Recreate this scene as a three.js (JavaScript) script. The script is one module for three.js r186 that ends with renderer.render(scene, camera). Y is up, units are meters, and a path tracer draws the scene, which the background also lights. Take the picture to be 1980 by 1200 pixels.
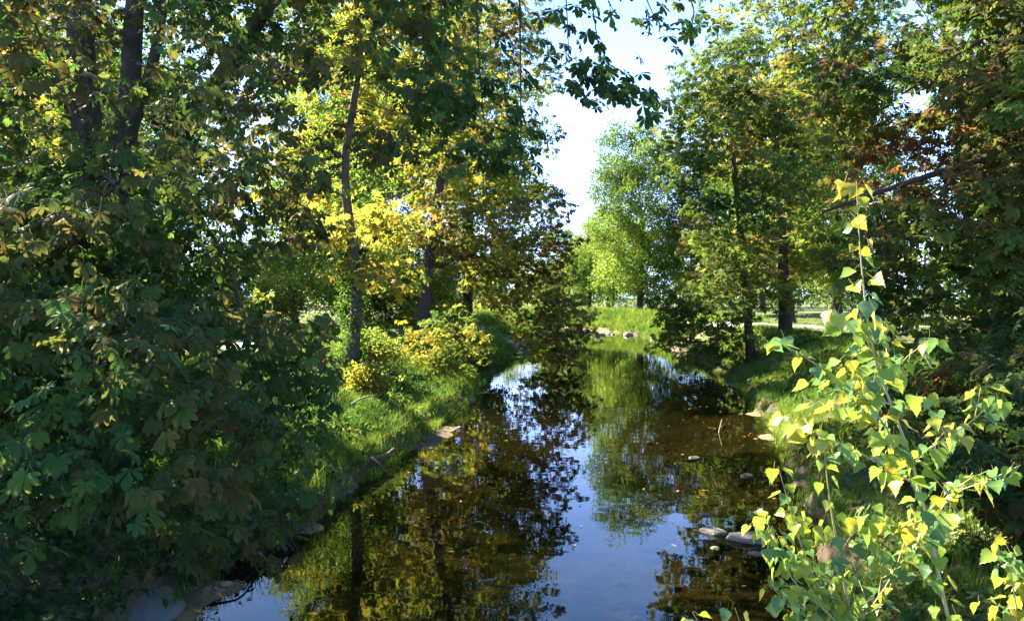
import * as THREE from 'three';
import { mergeGeometries } from 'three/addons/utils/BufferGeometryUtils.js';

// ------------------------------------------------------------------ camera, sky, sun, exposure
const scene = new THREE.Scene();
const camera = new THREE.PerspectiveCamera(45, 1024 / 620, 0.1, 2000);
camera.position.set(0, 3.5, 0);
camera.rotation.set(-0.0173, 0, 0);
const renderer = new THREE.WebGLRenderer({ antialias: true });
renderer.toneMapping = THREE.LinearToneMapping;
renderer.toneMappingExposure = 8.2;
renderer.shadowMap.enabled = true;

const SUN = new THREE.Vector3(-0.62, 0.62, -0.48).normalize();
{
  const W = 1024, H = 512, data = new Float32Array(W * H * 4);
  for (let r = 0; r < H; r++) for (let c = 0; c < W; c++) {
    const up = ((r + 0.5) / H - 0.5) * Math.PI, az = ((c + 0.5) / W - 0.5) * 2 * Math.PI;
    const y = Math.sin(up), x = Math.cos(az) * Math.cos(up), z = Math.sin(az) * Math.cos(up);
    const g = Math.acos(Math.min(1, Math.max(-1, x * SUN.x + y * SUN.y + z * SUN.z)));
    const e = Math.max(0, up), hz = Math.exp(-e / 0.21), zn = Math.exp(-e / 0.48), glow = Math.exp(-g / 0.3);
    const o = (r * W + c) * 4;
    data[o] = 0.008 + 0.05 * zn + 0.34 * hz + 0.14 * glow;
    data[o + 1] = 0.027 + 0.235 * zn + 0.25 * hz + 0.13 * glow;
    data[o + 2] = 0.05 + 0.72 * zn + 0.09 * hz + 0.11 * glow;
    data[o + 3] = 1;
  }
  const sky = new THREE.DataTexture(data, W, H, THREE.RGBAFormat, THREE.FloatType);
  sky.mapping = THREE.EquirectangularReflectionMapping;
  sky.magFilter = THREE.LinearFilter;
  sky.needsUpdate = true;
  scene.background = sky;
  scene.environment = sky;
}
const sun = new THREE.DirectionalLight(new THREE.Color().setRGB(1, 0.89, 0.68), 5);
sun.position.copy(SUN).multiplyScalar(120).add(new THREE.Vector3(0, 0, -35));
sun.target.position.set(0, 0, -35);
sun.castShadow = true;
sun.shadow.mapSize.set(4096, 4096);
Object.assign(sun.shadow.camera, { left: -70, right: 70, top: 70, bottom: -70, near: 1, far: 300 });
scene.add(sun, sun.target);

// ------------------------------------------------------------------ helpers
const V = (x, y, z) => new THREE.Vector3(x, y, z);
function rng(seed) {
  let s = (seed * 2654435761) >>> 0;
  const f = () => { s = (s + 0x6d2b79f5) | 0; let t = Math.imul(s ^ (s >>> 15), 1 | s); t = (t + Math.imul(t ^ (t >>> 7), 61 | t)) ^ t; return ((t ^ (t >>> 14)) >>> 0) / 4294967296; };
  f.r = (a, b) => a + (b - a) * f();
  f.g = () => (f() + f() + f() - 1.5) * 1.2;
  f.i = (n) => Math.floor(f() * n);
  return f;
}
const clamp = (x, a = 0, b = 1) => Math.min(b, Math.max(a, x));
const sstep = (a, b, x) => { const t = clamp((x - a) / (b - a)); return t * t * (3 - 2 * t); };
const lerp = (a, b, t) => a + (b - a) * t;
const hash3 = (x, y, z) => { let h = Math.imul(x, 374761393) ^ Math.imul(y, 668265263) ^ Math.imul(z, 2147483647 - 97); h = Math.imul(h ^ (h >>> 13), 1274126177); return ((h ^ (h >>> 16)) >>> 0) / 4294967296; };
function noise3(x, y, z) {   // value noise, 0..1
  const X = Math.floor(x), Y = Math.floor(y), Z = Math.floor(z); x -= X; y -= Y; z -= Z;
  const u = x * x * (3 - 2 * x), v = y * y * (3 - 2 * y), w = z * z * (3 - 2 * z), h = (a, b, c) => hash3(X + a, Y + b, Z + c);
  return lerp(lerp(lerp(h(0, 0, 0), h(1, 0, 0), u), lerp(h(0, 1, 0), h(1, 1, 0), u), v), lerp(lerp(h(0, 0, 1), h(1, 0, 1), u), lerp(h(0, 1, 1), h(1, 1, 1), u), v), w);
}
const fbm2 = (x, y, o = 4) => { let s = 0, a = 0.5, n = 0; for (let i = 0; i < o; i++) { s += a * noise3(x, y, i * 7.3); n += a; a *= 0.5; x *= 2.03; y *= 2.03; } return s / n; };
const used = {};
const numbered = (n) => { const k = used[n] = (used[n] ?? -1) + 1; return k ? n + '_' + String(k).padStart(3, '0') : n; };
function tag(o, label, category, group, kind) {
  if (label) o.userData.label = label;
  if (category) o.userData.category = category;
  if (group) o.userData.group = group;
  if (kind) o.userData.kind = kind;
  return o;
}
function mesh(name, geo, mat, parent) {
  const m = new THREE.Mesh(geo, mat); m.name = name; m.castShadow = m.receiveShadow = true; parent.add(m); return m;
}
function thing(name, label, category, group, pos = [0, 0, 0]) {
  const o = new THREE.Group(); o.name = numbered(name); o.position.set(...pos); scene.add(o); return tag(o, label, category, group);
}
class Buf {   // collects triangles into one geometry
  constructor(colors = true, uvs = false) { this.p = []; this.c = colors ? [] : null; this.u = uvs ? [] : null; this.i = []; }
  v(x, y, z, c, u, w) { this.p.push(x, y, z); if (this.c) this.c.push(...(c || [1, 1, 1])); if (this.u) this.u.push(u || 0, w || 0); return this.p.length / 3 - 1; }
  t(a, b, c) { this.i.push(a, b, c); }
  q(a, b, c, d) { this.i.push(a, b, c, a, c, d); }
  geo() {
    const g = new THREE.BufferGeometry();
    g.setAttribute('position', new THREE.Float32BufferAttribute(this.p, 3));
    if (this.c) g.setAttribute('color', new THREE.Float32BufferAttribute(this.c, 3));
    if (this.u) g.setAttribute('uv', new THREE.Float32BufferAttribute(this.u, 2));
    g.setIndex(this.i); g.computeVertexNormals(); return g;
  }
}
function instanced(name, geo, mat, items, parent) {   // items: [Matrix4, [r,g,b]]
  const m = new THREE.InstancedMesh(geo, mat, items.length), c = new THREE.Color();
  items.forEach(([x, k], i) => { m.setMatrixAt(i, x); m.setColorAt(i, c.setRGB(...k)); });
  m.name = name; m.castShadow = m.receiveShadow = true; m.userData.kind = 'stuff'; parent.add(m); return m;
}
function tex(w, h, fn, srgb, rep) {   // fn(u,v) -> [r,g,b] 0..1
  const d = new Uint8Array(w * h * 4);
  for (let y = 0; y < h; y++) for (let x = 0; x < w; x++) { const k = fn(x / w, y / h), o = (y * w + x) * 4; d[o] = clamp(k[0]) * 255; d[o + 1] = clamp(k[1]) * 255; d[o + 2] = clamp(k[2]) * 255; d[o + 3] = 255; }
  const t = new THREE.DataTexture(d, w, h); t.magFilter = THREE.LinearFilter; t.wrapS = t.wrapT = THREE.RepeatWrapping; if (srgb) t.colorSpace = THREE.SRGBColorSpace; if (rep) t.repeat.set(...rep); t.needsUpdate = true; return t;
}
const tileNoise = (u, v, fx, fy, s) => {   // periodic value noise
  const X = Math.floor(u * fx), Y = Math.floor(v * fy), x = u * fx - X, y = v * fy - Y, a = x * x * (3 - 2 * x), b = y * y * (3 - 2 * y), h = (i, j) => hash3((X + i) % fx, (Y + j) % fy, s);
  return lerp(lerp(h(0, 0), h(1, 0), a), lerp(h(0, 1), h(1, 1), a), b);
};

// ------------------------------------------------------------------ materials
const barkField = (u, v) => { const r = tileNoise(u, v, 14, 5, 1), r2 = tileNoise(u, v, 30, 9, 2), f = tileNoise(u, v, 90, 60, 3); return 0.5 * Math.abs(2 * r - 1) + 0.3 * Math.abs(2 * r2 - 1) + 0.2 * f; };
const barkMap = tex(256, 256, (u, v) => { const b = barkField(u, v), l = 0.45 + 0.75 * b, m = tileNoise(u, v, 6, 6, 9); return [l * 0.95, l * lerp(0.9, 0.97, m), l * 0.84]; }, false);
const barkBump = tex(256, 256, (u, v) => { const b = barkField(u, v); return [b, b, b]; }, false);
const barkMat = (r, g, b) => new THREE.MeshStandardMaterial({ color: new THREE.Color().setRGB(r, g, b), map: barkMap, bumpMap: barkBump, bumpScale: 0.03, roughness: 0.92 });
const bark = barkMat(0.055, 0.042, 0.03), barkPale = barkMat(0.30, 0.26, 0.20), barkMid = barkMat(0.11, 0.088, 0.065), twigMat = new THREE.MeshStandardMaterial({ color: new THREE.Color().setRGB(0.30, 0.26, 0.13), roughness: 0.6 });
const leafMat = (transmission, coat, cr = 0.34) => new THREE.MeshPhysicalMaterial({ vertexColors: true, roughness: 1, specularIntensity: 0.12, transmission, thickness: 0, clearcoat: coat, clearcoatRoughness: cr, side: THREE.DoubleSide });
const chestnutLeaf = leafMat(0.6, 0.08), farLeaf = leafMat(0.6, 0.1), poplarLeaf = leafMat(0.58, 1, 0.33), grassMat = leafMat(0.5, 0.1, 0.4), deadLeaf = leafMat(0.2, 0.05);

// ------------------------------------------------------------------ the stream and the ground
const LINE = [[-8, -1.3, 2.9], [0, -1.3, 2.95], [4, -1.1, 3.0], [8.2, -0.3, 3.6], [10.7, 0.4, 3.7], [14, 1.2, 4.0], [18.4, 2.15, 4.35], [22.5, 2.9, 4.6], [30, 3.9, 5.1], [40, 4.75, 5.5], [55, 6.6, 4.5], [68, 7.8, 3.9], [76, 6.6, 3.5], [83, 3, 3.3], [88, -4, 3.2], [92, -14, 3.2], [94, -40, 3.2], [90, -90, 3.2]];
function stream(x, z) {   // [distance beyond the water's edge (negative in the water), side]
  let best = 1e9, hw = 3, side = 1;
  for (let i = 0; i < LINE.length - 1; i++) {
    const [d0, x0, h0] = LINE[i], [d1, x1, h1] = LINE[i + 1], dx = x1 - x0, dz = -(d1 - d0), t = clamp(((x - x0) * dx + (z + d0) * dz) / (dx * dx + dz * dz));
    const ex = x - x0 - dx * t, ez = z + d0 - dz * t, d = Math.hypot(ex, ez);
    if (d < best) { best = d; hw = lerp(h0, h1, t); side = dx * ez - dz * ex > 0 ? 1 : -1; }
  }
  return [best - hw, side];
}
function ground(x, z) {
  const [s0, side] = stream(x, z), far = sstep(120, 260, Math.hypot(x, z));
  const s = s0 + (noise3(x * 0.9, z * 0.9, 3) - 0.5) * 0.5 + (noise3(x * 3, z * 3, 5) - 0.5) * 0.18;
  if (s < 0) return -0.05 - 0.42 * sstep(0, 2.6, -s) + (noise3(x * 0.55, z * 0.8, 8) - 0.5) * 0.26 + (noise3(x * 3.1, z * 3.1, 9) - 0.5) * 0.05;
  const top = side < 0 ? 1.8 : 1.65, w = side < 0 ? 4.6 : 4.0;
  const y = -0.05 + 0.42 * sstep(0, 0.3, s) + (top - 0.37) * Math.pow(sstep(0.1, w, s), 0.85);
  const lump = (noise3(x * 0.7, z * 0.7, 1) - 0.5) * 0.3 + (noise3(x * 2.3, z * 2.3, 2) - 0.5) * 0.12;
  return y + lump * sstep(0.2, 1.2, s) * (1 - 0.5 * far) + (fbm2(x * 0.05, z * 0.05, 2) - 0.5) * 0.5 * sstep(4, 15, s) + far * 1.2;
}
{
  const axis = (lo, hi, fine0, fine1, step) => { const a = []; for (let v = fine0; v <= fine1 + 1e-6; v += step) a.push(v); for (let v = fine1, k = step; v < hi;) { k *= 1.09; v += k; a.push(v); } for (let v = fine0, k = step; v > lo;) { k *= 1.09; v -= k; a.unshift(v); } return a; };
  const xs = axis(-600, 600, -10, 14, 0.2), ds = axis(-40, 700, 2, 46, 0.22), b = new Buf(true, true);
  for (const d of ds) for (const x of xs) {
    const z = -d, y = ground(x, z), [s] = stream(x, z), n = fbm2(x * 0.8, z * 0.8), n2 = fbm2(x * 0.22 + 9, z * 0.22, 3), m = sstep(0.55, 0.1, s + (n - 0.5) * 1.4);
    let c;
    if (s < -0.1) { const k = sstep(0.35, 0.65, n2), q = 0.75 + 0.5 * n; c = [lerp(0.07, 0.2, k) * q, lerp(0.052, 0.14, k) * q, lerp(0.024, 0.06, k) * q]; }
    else {
      const k = sstep(0.42, 0.62, n2), litter = sstep(0.5, 0.66, fbm2(x * 0.5 + 40, z * 0.5)) * sstep(25, 12, s), g = [lerp(0.055, 0.10, k), lerp(0.085, 0.125, k), lerp(0.022, 0.03, k)];
      c = g.map((v, i) => lerp(lerp(v, [0.11, 0.07, 0.035][i], litter * 0.8), [0.062, 0.044, 0.026][i], m) * (0.75 + 0.5 * n));
    }
    b.v(x, y, z, c, x * 0.5, z * 0.5);
  }
  const nx = xs.length;
  for (let j = 0; j < ds.length - 1; j++) for (let i = 0; i < nx - 1; i++) { const a = j * nx + i; b.q(a, a + 1, a + nx + 1, a + nx); }
  const soil = (u, v) => 0.45 * tileNoise(u, v, 12, 12, 21) + 0.3 * tileNoise(u, v, 40, 40, 22) + 0.25 * tileNoise(u, v, 110, 110, 23);
  const sm = tex(512, 512, (u, v) => { const k = 0.45 + 0.9 * soil(u, v); return [k, k * 0.98, k * 0.94]; }), sb = tex(512, 512, (u, v) => { const k = soil(u, v); return [k, k, k]; });
  tag(mesh('ground', b.geo(), new THREE.MeshStandardMaterial({ vertexColors: true, map: sm, bumpMap: sb, bumpScale: 0.05, roughness: 0.95 }), scene), 'grassy stream banks and park lawn with muddy brown stream bed', 'ground', null, 'structure');
}
{
  const b = new Buf(false, true); let k = 0;
  const pts = []; for (let i = 0; i < LINE.length - 1; i++) { const n = 8; for (let j = 0; j < n; j++) pts.push([0, 1, 2].map((c) => lerp(LINE[i][c], LINE[i + 1][c], j / n))); }
  pts.push(LINE.at(-1));
  pts.forEach(([d, x, h], i) => {
    const a = pts[Math.max(0, i - 1)], c = pts[Math.min(pts.length - 1, i + 1)], tx = c[1] - a[1], tz = -(c[0] - a[0]), l = Math.hypot(tx, tz), nx = -tz / l, nz = tx / l, w = h + 0.7;
    for (let j = 0; j <= 6; j++) { const o = (j / 3 - 1) * w, X = x + nx * o, Z = -d + nz * o; b.v(X, 0, Z, null, X * 0.25, Z * 0.25); }
    if (i) for (let j = 0; j < 6; j++) b.q((i - 1) * 7 + j, (i - 1) * 7 + j + 1, i * 7 + j + 1, i * 7 + j);
  });
  const wv = (u, v) => { let s = 0; for (let i = 1; i < 14; i++) { const a = hash3(i, 2, 3) * 6.283, f = 2 + i * 0.9, fx = Math.round(Math.cos(a) * f), fy = Math.round(Math.sin(a) * f * 1.6); s += Math.sin(6.283 * (fx * u + fy * v) + i * 1.7) / (f * 0.5); } return 0.5 + s * 0.12 + 0.06 * (tileNoise(u, v, 24, 34, 5) - 0.5); };
  const wb = tex(512, 512, (u, v) => { const k = wv(u, v); return [k, k, k]; });
  tag(mesh('stream_water', b.geo(), new THREE.MeshPhysicalMaterial({ color: new THREE.Color().setRGB(0.19, 0.185, 0.11), transmission: 1, thickness: 0, roughness: 0.015, ior: 1.333, bumpMap: wb, bumpScale: 0.0015, side: THREE.DoubleSide }), scene), 'calm brown stream water mirroring trees and blue sky', 'water', null, 'structure');
}

// ------------------------------------------------------------------ leaves
function leaflet(b, L, w, ang, droop, fold, base, col, tipCol, seg = 2) {   // one leaflet from the leaf centre, direction ang in the XZ plane
  const sx = Math.sin(ang), cz = Math.cos(ang), P = (t, o, f) => { const l = t * L; return [base[0] + sx * l + cz * o, base[1] - droop * L * t * t + f, base[2] + cz * l - sx * o]; };
  const mix = (t) => col.map((c, i) => lerp(c, tipCol[i], t));
  if (seg === 1) {
    const a = b.v(...P(0, 0, 0), col), l = b.v(...P(0.66, -w, fold * w), mix(0.5)), r = b.v(...P(0.66, w, fold * w), mix(0.3)), m = b.v(...P(0.62, 0, 0), col), t = b.v(...P(1, 0, 0), tipCol);
    b.t(a, m, l); b.t(a, r, m); b.t(m, t, l); b.t(m, r, t); return;
  }
  const a = b.v(...P(0.03, 0, 0), col), l1 = b.v(...P(0.36, -w * 0.55, fold * w * 0.5), mix(0.15)), m1 = b.v(...P(0.36, 0, 0), col), r1 = b.v(...P(0.36, w * 0.55, fold * w * 0.5), mix(0.1));
  const l2 = b.v(...P(0.7, -w, fold * w), mix(0.55)), m2 = b.v(...P(0.7, 0, 0), mix(0.05)), r2 = b.v(...P(0.7, w, fold * w), mix(0.5)), l3 = b.v(...P(0.88, -w * 0.72, fold * w * 0.6), mix(0.8)), r3 = b.v(...P(0.88, w * 0.72, fold * w * 0.6), mix(0.85)), m3 = b.v(...P(0.88, 0, 0), mix(0.3)), t = b.v(...P(1, 0, -0.02 * L), tipCol);
  b.t(a, m1, l1); b.t(a, r1, m1); b.q(l1, m1, m2, l2); b.q(m1, r1, r2, m2); b.q(l2, m2, m3, l3); b.q(m2, r2, r3, m3); b.t(l3, m3, t); b.t(m3, r3, t);
}
function palmate(b, L, R, at, M, seg, brown) {   // a horse-chestnut leaf; M: matrix that sets it in a spray
  const n = R() < 0.6 ? 7 : 5, tmp = new Buf(), span = R.r(1.7, 2.2), dr = R.r(0.15, 0.4), bq = R() < brown ? R.r(0.5, 1) : R() * 0.25, v = R.r(0.75, 1.25);
  for (let i = 0; i < n; i++) {
    const f = (i / (n - 1)) * 2 - 1, len = L * (1 - 0.45 * Math.abs(f) ** 1.5) * R.r(0.9, 1.08), k = R() < 0.5 ? bq : bq * 0.4, tip = [lerp(1, 2.4, k) * v, lerp(1, 0.8, k) * v, lerp(1, 0.8, k) * v];
    leaflet(tmp, len, len * R.r(0.19, 0.25), f * span + R.g() * 0.08, dr + R.g() * 0.1, R.r(0.15, 0.45), [0, 0, 0], [v, v, v], tip, seg);
  }
  if (seg > 1) { const a = tmp.v(0.004, 0, 0.01), c = tmp.v(-0.004, 0, 0.01), d = tmp.v(0.003, 0.04, -L * 0.9), e = tmp.v(-0.003, 0.04, -L * 0.9); tmp.q(a, c, e, d); }
  const p = V(0, 0, 0), o = b.p.length / 3;
  for (let i = 0; i < tmp.p.length; i += 3) { p.set(tmp.p[i], tmp.p[i + 1], tmp.p[i + 2]); if (M) p.applyMatrix4(M); p.add(at); b.v(p.x, p.y, p.z, [tmp.c[i], tmp.c[i + 1], tmp.c[i + 2]]); }
  for (const t of tmp.i) b.i.push(t + o);
}
const E = new THREE.Euler(), Q = new THREE.Quaternion(), ONE = V(1, 1, 1);
const frame = (yaw, pitch, roll, s = 1, p = V(0, 0, 0)) => new THREE.Matrix4().compose(p, Q.setFromEuler(E.set(pitch, yaw, roll, 'YXZ')), V(s, s, s));
const nearLeafGeo = []; { const R = rng(11); for (let i = 0; i < 6; i++) { const b = new Buf(); palmate(b, 0.2, R, V(0, 0, 0), null, 2, i < 4 ? 0.85 : 0.3); nearLeafGeo.push(b.geo()); } }
function sprayGeo(seed, n, rad, L, brown) {   // several palmate leaves round a drooping twig end
  const R = rng(seed), b = new Buf();
  for (let i = 0; i < n; i++) { const yaw = R() * 6.283, r = rad * R.r(0.25, 1), at = V(Math.sin(yaw) * r, R.g() * rad * 0.4 - r * 0.2, Math.cos(yaw) * r); palmate(b, L * R.r(0.75, 1.15), R, at, frame(yaw + R.g() * 0.6, R.r(0.1, 0.95), R.g() * 0.5), 1, brown); }
  return b.geo();
}
const sprays = [0, 1, 2, 3].map((i) => sprayGeo(30 + i, 7, 0.34, 0.19, 0.5));
function smallLeafGeo(seed, n, rad, L, wid = 0.34) {   // a twig end with many small ovate leaves
  const R = rng(seed), b = new Buf();
  for (let i = 0; i < n; i++) {
    const M = frame(R() * 6.283, R.r(-0.2, 1.2), R.g() * 0.8), p = V(R.g(), R.g() * 0.7, R.g()).multiplyScalar(rad), l = L * R.r(0.7, 1.3), v = R.r(0.7, 1.3), w = l * wid, c = [v * R.r(0.9, 1.15), v, v * R.r(0.8, 1.1)];
    const k = [[0, 0, 0], [-w, 0.12 * l, 0.5 * l], [w, 0.12 * l, 0.5 * l], [0, -0.12 * l, l]].map((q) => { const u = V(...q).applyMatrix4(M).add(p); return b.v(u.x, u.y, u.z, c); });
    b.t(k[0], k[3], k[1]); b.t(k[0], k[2], k[3]);
  }
  return b.geo();
}
const twigLeaves = [0, 1, 2].map((i) => smallLeafGeo(50 + i, 26, 0.36, 0.15)), bushLeaves = [0, 1, 2].map((i) => smallLeafGeo(60 + i, 22, 0.17, 0.085)), nettleLeaves = [0, 1].map((i) => smallLeafGeo(70 + i, 22, 0.13, 0.09, 0.26));

// gaps carved through the crowns to let the sun reach chosen spots: nothing grows along these lines towards the sun
const GAPS = [];
const gap = (x, y, z, r) => GAPS.push([V(x, y, z), r]);
const inGap = (p) => GAPS.some(([c, r]) => { const x = p.x - c.x, y = p.y - c.y, z = p.z - c.z, t = x * SUN.x + y * SUN.y + z * SUN.z; if (t < 1) return false; return x * x + y * y + z * z - t * t < r * r; });

// ------------------------------------------------------------------ trees
function tube(b, pts, rad, seg, v0 = 0) {   // pts: Vector3[], rad: number[]
  const up = V(0.31, 0.2, 0.93), T = V(0, 0, 0), N = V(0, 0, 0), B = V(0, 0, 0); let len = v0, prev = -1;
  pts.forEach((p, i) => {
    T.subVectors(pts[Math.min(i + 1, pts.length - 1)], pts[Math.max(i - 1, 0)]).normalize();
    if (Math.abs(T.dot(up)) > 0.95) up.set(0.9, 0.1, 0.1);
    N.crossVectors(T, up).normalize(); B.crossVectors(T, N);
    if (i) len += p.distanceTo(pts[i - 1]);
    const first = b.p.length / 3;
    for (let j = 0; j <= seg; j++) { const a = (j / seg) * 6.2832, r = rad[i] * (rad[i] > 0.12 ? 0.9 + 0.22 * noise3(Math.cos(a) * 1.6 + 5, Math.sin(a) * 1.6 + 5, len * 0.8 + p.x) : 1), c = Math.cos(a) * r, s = Math.sin(a) * r; b.v(p.x + N.x * c + B.x * s, p.y + N.y * c + B.y * s, p.z + N.z * c + B.z * s, null, (j / seg) * Math.max(0.3, Math.round(rad[i] * 6.3) * 1), len); }
    if (prev >= 0) for (let j = 0; j < seg; j++) b.q(prev + j, prev + j + 1, first + j + 1, first + j);
    prev = first;
  });
}
function colonise(stems, attractors, step, kill, lift) {   // branches grow from the stems towards points in the crown
  const P = [], par = [], own = [], sprout = new Map();
  for (const st of stems) {
    let last = -1;
    if (st.from !== undefined) { let bd = 1e9; P.forEach((q, i) => { const d = q.distanceTo(st.pts[0]); if (d < bd) { bd = d; last = i; } }); }
    for (let i = 0; i < st.pts.length - 1 || (st.pts.length === 1 && i < 1); i++) { const a = st.pts[i], c = st.pts[i + 1], n = Math.max(1, Math.round(a.distanceTo(c) / step)); for (let j = i ? 1 : 0; j <= n; j++) { P.push(a.clone().lerp(c, j / n)); par.push(last); own.push(st.r0 < 0.03 ? 2 : 1); last = P.length - 1; } }
  }
  let A = attractors.map((p) => ({ p, n: -1, d: 1e9 }));
  const startY = stems[0].noBranchBelow ?? -1e9;
  const look = (k) => { const q = P[k]; if (q.y < startY) return; for (const a of A) { const d = (a.p.x - q.x) ** 2 + (a.p.y - q.y) ** 2 + (a.p.z - q.z) ** 2; if (d < a.d) { a.d = d; a.n = k; } } };
  for (let k = 0; k < P.length; k++) look(k);
  for (let it = 0; it < 90 && A.length; it++) {
    const pull = new Map();
    for (const a of A) { if (a.n < 0) continue; const d = V(a.p.x - P[a.n].x, a.p.y - P[a.n].y, a.p.z - P[a.n].z).normalize(); pull.has(a.n) ? pull.get(a.n).add(d) : pull.set(a.n, d); }
    const before = P.length;
    for (const [k, d] of pull) { if (d.lengthSq() < 1e-6) continue; d.normalize(); d.y += lift; d.x += (hash3(k, it, 1) - 0.5) * 0.3; d.z += (hash3(k, it, 2) - 0.5) * 0.3; d.normalize().multiplyScalar(step); const q = P[k].clone().add(d); const had = sprout.get(k) || []; if (!had.some((j) => P[j].distanceToSquared(q) < 0.2 * step * step)) { had.push(P.length); sprout.set(k, had); P.push(q); par.push(k); own.push(0); } }
    if (P.length === before) break;
    for (let k = before; k < P.length; k++) look(k);
    A = A.filter((a) => a.d > kill * kill);
    if (P.length > 9000) break;
  }
  return { P, par, own };
}
function inEllipsoids(R, list, fr, clearOf, dens = 1) {   // attraction points: list of [cx,cy,cz, rx,ry,rz, count, inner]
  const out = [];
  for (const [cx, cy, cz, rx, ry, rz, n0, inner = 0.55] of list) for (const n of [n0 * dens]) for (let i = 0, tries = 0; i < n && tries < n * 30; tries++) {
    const p = V(R() * 2 - 1, R() * 2 - 1, R() * 2 - 1), l = p.length(); if (l > 1 || l < inner) continue;
    p.set(cx + p.x * rx, cy + p.y * ry, cz + p.z * rz);
    if (noise3(p.x * fr, p.y * fr * 1.5, p.z * fr) < 0.44 || (clearOf && clearOf(p)) || inGap(p)) continue;
    if (p.y < ground(p.x, p.z) + 0.35 || p.y < 0.25) continue;
    out.push(p); i++;
  }
  return out;
}
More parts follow.
